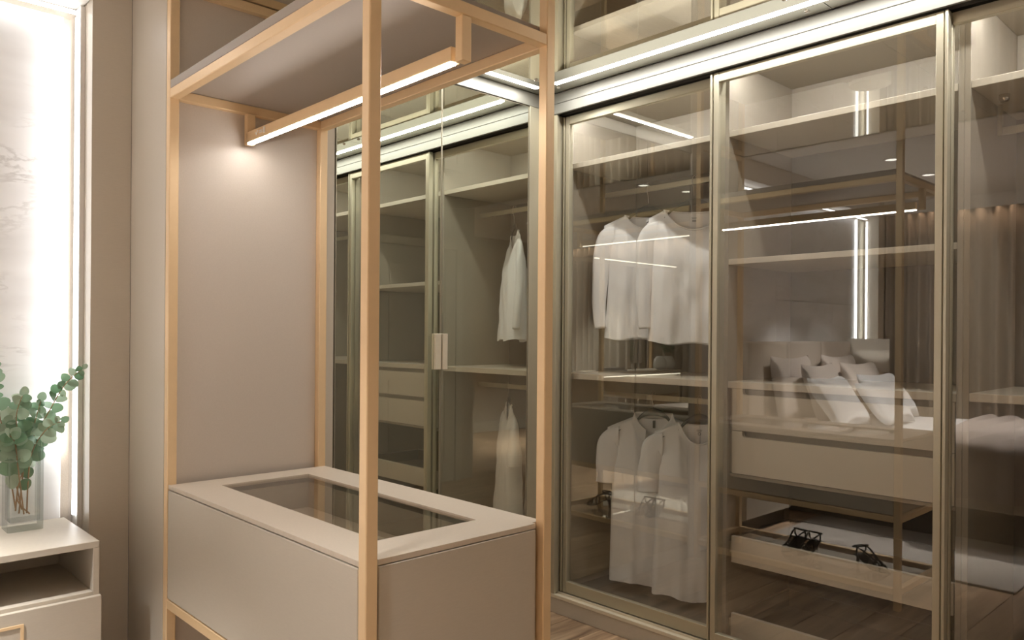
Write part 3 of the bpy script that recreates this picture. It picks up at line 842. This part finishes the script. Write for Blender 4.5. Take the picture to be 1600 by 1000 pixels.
    if collar:
        bm = bmesh.new(); rows = []
        N = 40
        for k in range(N + 1):
            a = math.radians(-158 + 316 * k / N)       # 0 = back of the neck, opening at the front
            X = nk * 0.98 * math.sin(a); c_ = math.cos(a)
            Yv = 0.030 * c_; fz = 0 if c_ > 0 else -0.085 * (-c_) ** 1.4
            ow = 1 + 0.16 + 0.05 * (1 - c_)
            pt = max(0, (abs(a) - math.radians(115)) / math.radians(43))
            z0 = 0.016 + fz
            row = [(X * 0.97, Yv * 0.9, z0 - 0.012), (X, Yv, z0 + 0.016), (X * 1.05, Yv * 1.08, z0 + 0.012), (X * ow, Yv * 1.3 + (-0.02 if c_ < 0 else 0.012), z0 - 0.022 - 0.016 * pt)]
            rows.append([bm.verts.new(f(p)) for p in row])
        for k in range(N):
            for i in range(3): bm.faces.new((rows[k][i], rows[k + 1][i], rows[k + 1][i + 1], rows[k][i + 1]))
        finish('collar', bm, M_COT, t, True)
        bm = bmesh.new()
        atube(bm, [f((0.004, -0.046, -0.078)), f((0.006, -0.056, -0.13)), f((0.008, -0.062, -0.20))], [0.012, 0.014, 0.014], 6, False, ((f((0, 1, 0)) - f((0, 0, 0))).normalized(), 0.15))
        finish('placket', bm, M_COT, t)
        o = tube('neck_label', [f((0.002, 0.008, -0.006)), f((0.002, 0.006, -0.042))], 0.006, M_BLK, t, 4, False, ((f((0, 1, 0)) - f((0, 0, 0))).normalized(), 0.15))
        o['label'] = 'black woven neck label'
    else:
        bm = bmesh.new()
        yb_ = 0.0075
        q = f((0, 1, 0)) - f((0, 0, 0))
        for dz, w_ in ((-0.020, 0.012), (-0.0255, 0.010)):
            atube(bm, [f((-w_, yb_, dz)), f((w_, yb_, dz))], 0.0011, 4)
        if seed % 2: atube(bm, [f((0.006 * math.cos(a), yb_, -0.037 + 0.006 * math.sin(a))) for a in [k * PI / 6 for k in range(12)]], 0.0016, 4, True)
        else: atube(bm, [f((-0.009, yb_, -0.036)), f((0.009, yb_, -0.036))], 0.003, 4)
        o = finish('neck_print', bm, M_TAG, t)
        o['label'] = 'small grey care print inside the neck'
    return t
def long_sleeve(bend):
    def g(sg):
        return dict(path=[(sg * 0.160, 0.0, -0.100), (sg * 0.188, 0.0, -0.106), (sg * 0.213, -0.004, -0.16), (sg * (0.228 + bend), -0.006, -0.27), (sg * (0.233 + bend), -0.014, -0.40), (sg * (0.222 + bend * 0.6), -0.022, -0.53)],
                    r0=0.068, r1=0.027, d0=0.021, d1=0.020)
    return g
def short_sleeve(sg):
    return dict(path=[(sg * 0.162, 0.0, -0.108), (sg * 0.190, 0.0, -0.114), (sg * 0.212, -0.004, -0.17), (sg * 0.220, -0.006, -0.235), (sg * 0.222, -0.010, -0.305)], r0=0.074, r1=0.048, d0=0.022, d1=0.034)
H1, H2, H3, H4 = 2.247, 1.992, 2.209, 1.956
hanger(H1, ROD1, 0.085, PHI, 'black hanger on the upper rod, left of the two', 0.055, 0.112, 0.45)
shirt(H1, ROD1, 0.140, PHI, 'white long-sleeved top hanging left on the upper rod', L=0.575, sleeve=long_sleeve(0.0), seed=4, nk=0.112, nd=0.07, hs=0.212, hc=0.185, hh=0.208, slope=0.45)
hanger(H2, ROD1, 0.080, PHI, 'black hanger on the upper rod, right of the two', 0.062, 0.135, 0.5)
shirt(H2, ROD1, 0.142, PHI, 'white long-sleeved top hanging right on the upper rod, overlapping its neighbour', L=0.59, sleeve=long_sleeve(-0.008), seed=8, nk=0.135, nd=0.095, hs=0.215, hc=0.185, hh=0.205, slope=0.5)
hanger(H3, ROD2, 0.058, PHI, 'black hanger inside the polo shirt on the lower rod', 0.046, 0.088, 0.42)
shirt(H3, ROD2, 0.104, PHI, 'white polo shirt with a black neck label on the lower rod', L=0.765, sleeve=short_sleeve, collar=True, seed=2, nk=0.088, nd=0.095, hs=0.218, hc=0.195, hh=0.205, slope=0.42)
hanger(H4, ROD2, 0.064, PHI, 'black hanger inside the crew-neck tee on the lower rod', 0.048, 0.092, 0.42)
shirt(H4, ROD2, 0.112, PHI, 'white crew-neck T-shirt hanging right on the lower rod', L=0.765, sleeve=short_sleeve, seed=5, nk=0.092, nd=0.10, hs=0.205, hc=0.190, hh=0.208, slope=0.42)

# ------------------------------------------------------------------ sandals on the low shelf of the island
def sandal(cx, cy_, cz, ang, label, mirror=1):
    M = Matrix.Translation((cx, cy_, cz)) @ Matrix.Rotation(ang, 4, 'Z')
    f = lambda p: M @ Vector((p[0], p[1] * mirror * 0.95, p[2] * 1.0))
    t = thing('sandal', label, 'sandal', (cx, cy_, cz), 'black strappy sandals')
    bm = bmesh.new(); n = 16; A = []; B = []
    for k in range(n + 1):
        u = k / n; x = 0.0 + 0.20 * u
        w = 0.022 + 0.014 * math.sin(PI * min(1, u * 0.9 + 0.15)) - 0.012 * max(0, u - 0.85) / 0.15
        z = 0.050 * (1 - sstep((u - 0.05) / 0.6)) + 0.006
        A.append([bm.verts.new(f((x, -w, z))), bm.verts.new(f((x, w, z)))]); B.append([bm.verts.new(f((x, -w, z - 0.006))), bm.verts.new(f((x, w, z - 0.006)))])
    for k in range(n):
        bm.faces.new((A[k][0], A[k][1], A[k + 1][1], A[k + 1][0])); bm.faces.new((B[k][0], B[k + 1][0], B[k + 1][1], B[k][1]))
        bm.faces.new((A[k][0], A[k + 1][0], B[k + 1][0], B[k][0])); bm.faces.new((A[k][1], B[k][1], B[k + 1][1], A[k + 1][1]))
    bm.faces.new((A[0][0], B[0][0], B[0][1], A[0][1])); bm.faces.new((A[n][0], A[n][1], B[n][1], B[n][0]))
    finish('sole', bm, M_LEA, t)
    tube('heel', [f((0.012, 0, 0.052)), f((0.008, 0, 0.02)), f((0.008, 0, 0.0006))], [0.012, 0.007, 0.006], M_LEA, t, 8)
    bm = bmesh.new()
    def arc(x0, w, z0, h, x1=None, nn=10):
        x1 = x0 if x1 is None else x1
        return [f((x0 + (x1 - x0) * math.sin(PI * k / nn), -w * math.cos(PI * k / nn), z0 + h * math.sin(PI * k / nn))) for k in range(nn + 1)]
    for x0, w, z0, h, x1 in ((0.165, 0.030, 0.008, 0.028, 0.16), (0.135, 0.034, 0.010, 0.040, 0.125), (0.095, 0.033, 0.022, 0.052, 0.10)):
        atube(bm, arc(x0, w, z0, h, x1), 0.0046, 6)
    for sg in (-1, 1):
        atube(bm, [f((0.165, sg * 0.026, 0.016)), f((0.147, sg * 0.012, 0.040)), f((0.118, sg * 0.016, 0.054)), f((0.098, sg * 0.020, 0.068)), f((0.062, sg * 0.030, 0.088)), f((0.03, sg * 0.034, 0.098))], 0.0044, 6)
        atube(bm, [f((0.02, sg * 0.026, 0.052)), f((0.028, sg * 0.034, 0.075)), f((0.03, sg * 0.035, 0.098))], 0.0044, 6)
    finish('straps', bm, M_LEA, t, True)
    tube('ankle_strap', [f((0.03 + 0.042 * math.cos(2 * PI * k / 16) * 0.9 - 0.006, 0.036 * math.sin(2 * PI * k / 16), 0.100 + 0.010 * math.cos(2 * PI * k / 16))) for k in range(16)], 0.0048, M_LEA, t, 6, True)
    return t
sandal(1.06, 2.070, 0.1021, 0.10, 'black strappy sandal furthest in on the low glass shelf of the island')
sandal(1.06, 1.985, 0.1021, 0.06, 'black strappy sandal in the middle of the low island shelf, next to its pair', -1)
sandal(1.17, 1.72, 0.1021, -1.25, 'single black strappy sandal turned sideways on the low island shelf')

# ------------------------------------------------------------------ bedroom (seen in the glass)
bed = thing('bed', 'wide taupe upholstered bed made up in white against the marble wall', 'bed', (-0.85, 1.95, 0))
BX0, BX1, BY0 = -1.72, 0.02, 1.0
box('base', BX0, BX1, BY0, 2.96, 0.24, 0.36, M_TAUPE, bed, 0.015, 3)
box('plinth', BX0 + 0.18, BX1 - 0.18, BY0 + 0.2, 2.9, 0.0145, 0.2395, M_DARK, bed, 0.005)
bm = bmesh.new(); abox(bm, BX0 + 0.02, BX1 - 0.02, BY0 + 0.02, 2.94, 0.362, 0.64, 0.05, 4)
finish('mattress', bm, M_SHEET, bed, True)
hb = None
for k in range(3):
    a = -1.70 + k * 0.6
    bm = bmesh.new(); abox(bm, a, a + 0.596, 2.965, 3.045, 0.10, 1.265, 0.02, 3)
    finish('headboard_panel', bm, M_TAUPE, bed, True)
# blanket over the foot end
bm = bmesh.new(); rows = []
N, K = 60, 72
for i in range(N + 1):
    u = i / N
    Lx = BX1 - BX0 + 0.06; tot = Lx + 2 * 0.34; s = u * tot
    row = []
    for k in range(K + 1):
        v = k / K; yy = BY0 + 0.03 + v * 0.84 + 0.02 * math.sin(7 * u)
        rid = 0.034 * abs(math.sin(PI * (5.2 * v + 0.25 * math.sin(5 * u + 1)))) ** 0.7
        if s < 0.34: x, z = BX0 - 0.03 - rid - 0.02 * math.sin(15 * v) * (0.34 - s), 0.31 + s
        elif s < 0.34 + Lx: x, z = BX0 - 0.03 + (s - 0.34), 0.658 + rid
        else: q = s - 0.34 - Lx; x, z = BX1 + 0.03 + rid + 0.05 * q * math.sin(19 * v + 1), 0.65 - q
        row.append(bm.verts.new((x, yy, z)))
    rows.append(row)
for i in range(N):
    for k in range(K): bm.faces.new((rows[i][k], rows[i + 1][k], rows[i + 1][k + 1], rows[i][k + 1]))
o = finish('blanket', bm, M_BLAN, None, True)
sm = o.modifiers.new('thickness', 'SOLIDIFY'); sm.thickness = 0.006
tag(o, 'mocha knitted blanket laid across the foot of the white bed', 'blanket')
def pillow(cx, cy_, cz, w, h, th, tilt, yaw, mat, label, group):
    bm = bmesh.new(); n = 18
    M = Matrix.Translation((cx, cy_, cz)) @ Matrix.Rotation(yaw, 4, 'Z') @ Matrix.Rotation(tilt, 4, 'X')
    top = []; bot = []
    for i in range(n + 1):
        a = []; b = []
        for j in range(n + 1):
            u = -1 + 2 * i / n; v = -1 + 2 * j / n
            x = 0.5 * w * u * (1 - 0.10 * (1 - v * v)); z = 0.5 * h * v * (1 - 0.10 * (1 - u * u))
            tt = 0.5 * th * ((1 - u ** 4) * (1 - v ** 4)) ** 0.55 * (1 + 0.08 * math.sin(5 * u + 3 * v + cx * 9))
            a.append(bm.verts.new(M @ Vector((x, -tt, z)))); b.append(bm.verts.new(M @ Vector((x, tt, z))))
        top.append(a); bot.append(b)
    for i in range(n):
        for j in range(n):
            bm.faces.new((top[i][j], top[i + 1][j], top[i + 1][j + 1], top[i][j + 1])); bm.faces.new((bot[i][j], bot[i][j + 1], bot[i + 1][j + 1], bot[i + 1][j]))
    bmesh.ops.remove_doubles(bm, verts=bm.verts, dist=0.0005)
    return tag(finish('pillow', bm, mat, None, True), label, 'pillow', group)
pg = 'pillows on the bed'
pillow(-1.30, 2.88, 0.90, 0.62, 0.52, 0.15, -0.16, 0, M_BEIGE, 'grey-beige back pillow against the headboard near the lamp', pg)
pillow(-0.45, 2.88, 0.90, 0.62, 0.52, 0.15, -0.16, 0, M_BEIGE, 'grey-beige back pillow against the headboard nearest the closet', pg)
pillow(-1.36, 2.70, 0.87, 0.60, 0.48, 0.15, -0.35, 0.05, M_BEIGE, 'grey-beige second-row pillow on the lamp side', pg)
pillow(-0.62, 2.70, 0.87, 0.60, 0.48, 0.15, -0.35, -0.05, M_BEIGE, 'grey-beige second-row pillow on the closet side', pg)
pillow(-1.34, 2.51, 0.82, 0.62, 0.44, 0.16, -0.6, 0.05, M_SHEET, 'white front pillow on the lamp side of the bed', pg)
pillow(-0.42, 2.51, 0.82, 0.62, 0.44, 0.16, -0.6, -0.06, M_SHEET, 'white front pillow on the closet side of the bed', pg)
pillow(-0.88, 2.36, 0.80, 0.50, 0.40, 0.15, -0.7, 0.02, M_SHEET, 'smaller white pillow foremost in the middle of the bed', pg)

lamp = thing('table_lamp', 'table lamp with a beige drum shade on an arched gold base', 'lamp', (-1.82, 2.87, 0.6005))
lx, ly = -1.82, 2.87
lathe('base', [(0.0, 0.6008), (0.075, 0.6008), (0.075, 0.612), (0.0, 0.614)], lx, ly, M_GOLD, lamp, 28)
tube('arch', [(lx + 0.06 + 0.0 * k - 0.09 * (1 - math.cos(PI * k / 14)) * 0.66, ly, 0.614 + 0.30 * math.sin(PI * k / 14 * 0.5) ) for k in range(15)], 0.006, M_GOLD, lamp, 8)
tube('stem', [(lx, ly, 0.614), (lx, ly, 1.03)], 0.006, M_GOLD, lamp, 8)
lathe('lamp_shade', [(0.172, 1.0), (0.175, 1.0), (0.175, 1.29), (0.172, 1.29)], lx, ly, M_SHADE, lamp, 48, True)
tube('finial', [(lx, ly, 1.03), (lx, ly, 1.27)], 0.004, M_GOLD, lamp, 8)

o = box('rug', -1.55, 0.84, 1.09, 2.52, 0.0005, 0.014, M_RUG, None, 0.005, 2)
tag(o, 'grey short-pile rug on the oak floor beside and under the bed', 'rug')

def curtain(y0, y1, label, ph):
    bm = bmesh.new(); n = int((y1 - y0) / 0.012); m = 8; rows = []
    for i in range(n + 1):
        yy = y0 + (y1 - y0) * i / n
        row = []
        for j in range(m + 1):
            z = 0.02 + (2.50 - 0.02) * j / m
            a = 0.036 + 0.014 * (1 - j / m)
            row.append(bm.verts.new((-2.575 + a * math.sin(yy * 52 + ph + 1.5 * math.sin(yy * 7)) + 0.012 * math.sin(yy * 19 + j * 0.2), yy, z)))
        rows.append(row)
    for i in range(n):
        for j in range(m): bm.faces.new((rows[i][j], rows[i + 1][j], rows[i + 1][j + 1], rows[i][j + 1]))
    o = finish('curtain', bm, M_CURT, None, True)
    o.modifiers.new('thickness', 'SOLIDIFY').thickness = 0.002
    return tag(o, label, 'curtain', 'sheer curtains of the bedroom window')
curtain(1.15, 3.0, 'taupe pleated curtain next to the marble wall', 0)
curtain(-0.75, 1.13, 'taupe pleated curtain in the middle of the window wall', 1.3)
curtain(-2.5, -0.77, 'taupe pleated curtain at the far rear of the bedroom', 2.4)
tag(box('curtain_rail', -2.62, -2.53, -2.5, 3.0, 2.501, 2.53, M_CEIL, None, 0.002), 'white curtain rail above the taupe curtains', 'rail')
struct(box('trim_11', -2.47, -2.45, YR + 0.01, 2.915, 2.48, ZB - 0.002, M_CEIL, None, 0.001))
led('led_strip', 'warm cove LED strip lighting the top of the curtains', -2.486, -2.474, -2.4, 2.9, 2.52, 2.545, M_LED_W)

# dressing desk behind the photographer
desk = thing('dressing_desk', 'greige dressing desk with LED-lit shelves in front of the curtains', 'desk', (-1.7, -0.35, 0))
DX0, DX1, DY0, DY1 = -2.50, -0.95, -0.66, -0.20
box('desktop', DX0, DX1, DY0, DY1, 0.86, 0.90, M_TOP, desk, 0.002)
for a in (DX0, DX1 - 0.03): box('leg', a, a + 0.03, DY0 + 0.01, DY1 - 0.01, 0.0, 0.8595, M_LAM, desk, 0.002)
box('drawer_box', DX0 + 0.035, DX1 - 0.6, DY0 + 0.01, DY1 - 0.02, 0.62, 0.8595, M_LAM, desk, 0.002)
for a in (DX0, DX1 - 0.03): box('upright', a, a + 0.03, DY0, DY0 + 0.04, 0.9005, 2.14, M_GOLD, desk, 0.002)
box('shelf', DX0, DX1, DY0, DY1 - 0.06, 2.1405, 2.165, M_TOP, desk, 0.002)
sh = box('led_strip', DX0 + 0.02, DX1 - 0.02, DY1 - 0.085, DY1 - 0.07, 2.132, 2.140, M_LED_D, desk, 0)
box('led_strip', DX0 + 0.02, DX1 - 0.02, DY1 - 0.02, DY1 - 0.005, 0.850, 0.8595, M_LED_D, desk, 0)
for px_, lb in ((-2.41, 'round white ceramic vase on the dressing desk nearer the curtains'), (-2.24, 'round white ceramic vase on the dressing desk further from the curtains')):
    tag(lathe('round_vase', [(0.03, 0.9005), (0.068, 0.918), (0.082, 0.96), (0.070, 1.02), (0.040, 1.06), (0.036, 1.06), (0.03, 1.05)], px_, -0.33, M_CER, None, 28), lb, 'vase', 'round white vases on the desk')
pl_ = thing('potted_greenery', 'loose green plant in the round white vases on the desk', 'plant', (-2.41, -0.33, 1.02))
rn = random.Random(44)
for s in range(9):
    a = rn.uniform(0, 6.28); r = rn.uniform(0.03, 0.12); hh_ = rn.uniform(0.1, 0.24)
    p0 = Vector((-2.41, -0.33, 0.97)); p1 = Vector((-2.41 + 0.02 * math.cos(a), -0.33 + 0.02 * math.sin(a), 1.07)); p2 = Vector((-2.36 + r * math.cos(a), -0.33 + r * math.sin(a), 1.07 + hh_))
    tube('stem', [p0, p1, p1.lerp(p2, .5), p2], 0.0016, M_STEM, pl_, 5)
    for q in range(6):
        b_ = p1.lerp(p2, 0.25 + q / 7 + rn.uniform(-.05, .05)); s_ = rn.uniform(0.03, 0.05)
        o = bpy.data.objects.new('leaf', LEAF); link(o, pl_)
        o.matrix_basis = Matrix.Translation(b_) @ Matrix.Rotation(rn.uniform(0, 6.28), 4, 'Z') @ Matrix.Rotation(rn.uniform(-0.9, 0.4), 4, 'Y') @ Matrix.Rotation(rn.uniform(-0.8, 0.8), 4, 'X') @ Matrix.Scale(s_, 4)
z = 0.9005
for k, (w_, d_, h_, lab) in enumerate(((0.30, 0.22, 0.022, 'large dark book lying lowest in the pair on the desk'), (0.25, 0.18, 0.018, 'smaller dark book lying on top of the other on the desk'))):
    t = thing('book', lab, 'book', (-1.45, -0.42, z), 'books on the desk')
    box('cover', -1.45 - w_ / 2, -1.45 + w_ / 2, -0.42 - d_ / 2, -0.42 + d_ / 2, z, z + 0.003, M_PAPER, t, 0)
    box('pages', -1.45 - w_ / 2 + 0.004, -1.45 + w_ / 2 - 0.004, -0.42 - d_ / 2 + 0.004, -0.42 + d_ / 2 - 0.004, z + 0.0032, z + h_ - 0.0032, M_CER, t, 0)
    box('cover', -1.45 - w_ / 2, -1.45 + w_ / 2, -0.42 - d_ / 2, -0.42 + d_ / 2, z + h_ - 0.003, z + h_, M_PAPER, t, 0)
    z += h_ + 0.0005

# bedroom ceiling fill lights, added to brighten bed, island and curtains
labs = ['round ceiling downlight over the foot of the bed, curtain side', 'round ceiling downlight over the foot of the bed, closet side', 'round ceiling downlight over the pillows, curtain side', 'round ceiling downlight over the pillows, closet side', 'round ceiling downlight beside the passage near the desk', 'round ceiling downlight in front of the dressing island', 'round ceiling downlight by the curtains behind the desk']
for (X, Y), lb in zip(((-1.5, 1.2), (-0.5, 1.2), (-1.3, 2.2), (-0.55, 2.2), (-0.9, -1.2), (0.0, 1.1), (-1.95, -1.3)), labs):
    t = thing('downlight', lb, 'light', (X, Y, ZB - 0.01), 'bedroom ceiling downlights')
    lathe('trim_ring', [(0.045, ZB - 0.0005), (0.062, ZB - 0.0005), (0.060, ZB - 0.006), (0.046, ZB - 0.006)], X, Y, M_CEIL, t, 28, True)
    lathe('lens', [(0.0, ZB - 0.002), (0.0445, ZB - 0.002), (0.0445, ZB - 0.0005), (0.0, ZB - 0.0005)], X, Y, M_LED_S, t, 24)
    ld = bpy.data.lights.new('downlight_beam', 'AREA'); ld.shape = 'DISK'; ld.size = 0.09; ld.energy = (FILL_BED if Y > 2 else FILL_BED * 0.3) if X < -0.2 and Y > 1 else (FILL_SIDE if Y > 0 else 26.0); ld.color = (1.0, 0.98, 0.955); ld.spread = math.radians(72)
    lo = bpy.data.objects.new('downlight_beam', ld); lo.location = (X, Y, ZB - 0.008)
    COL.objects.link(lo)
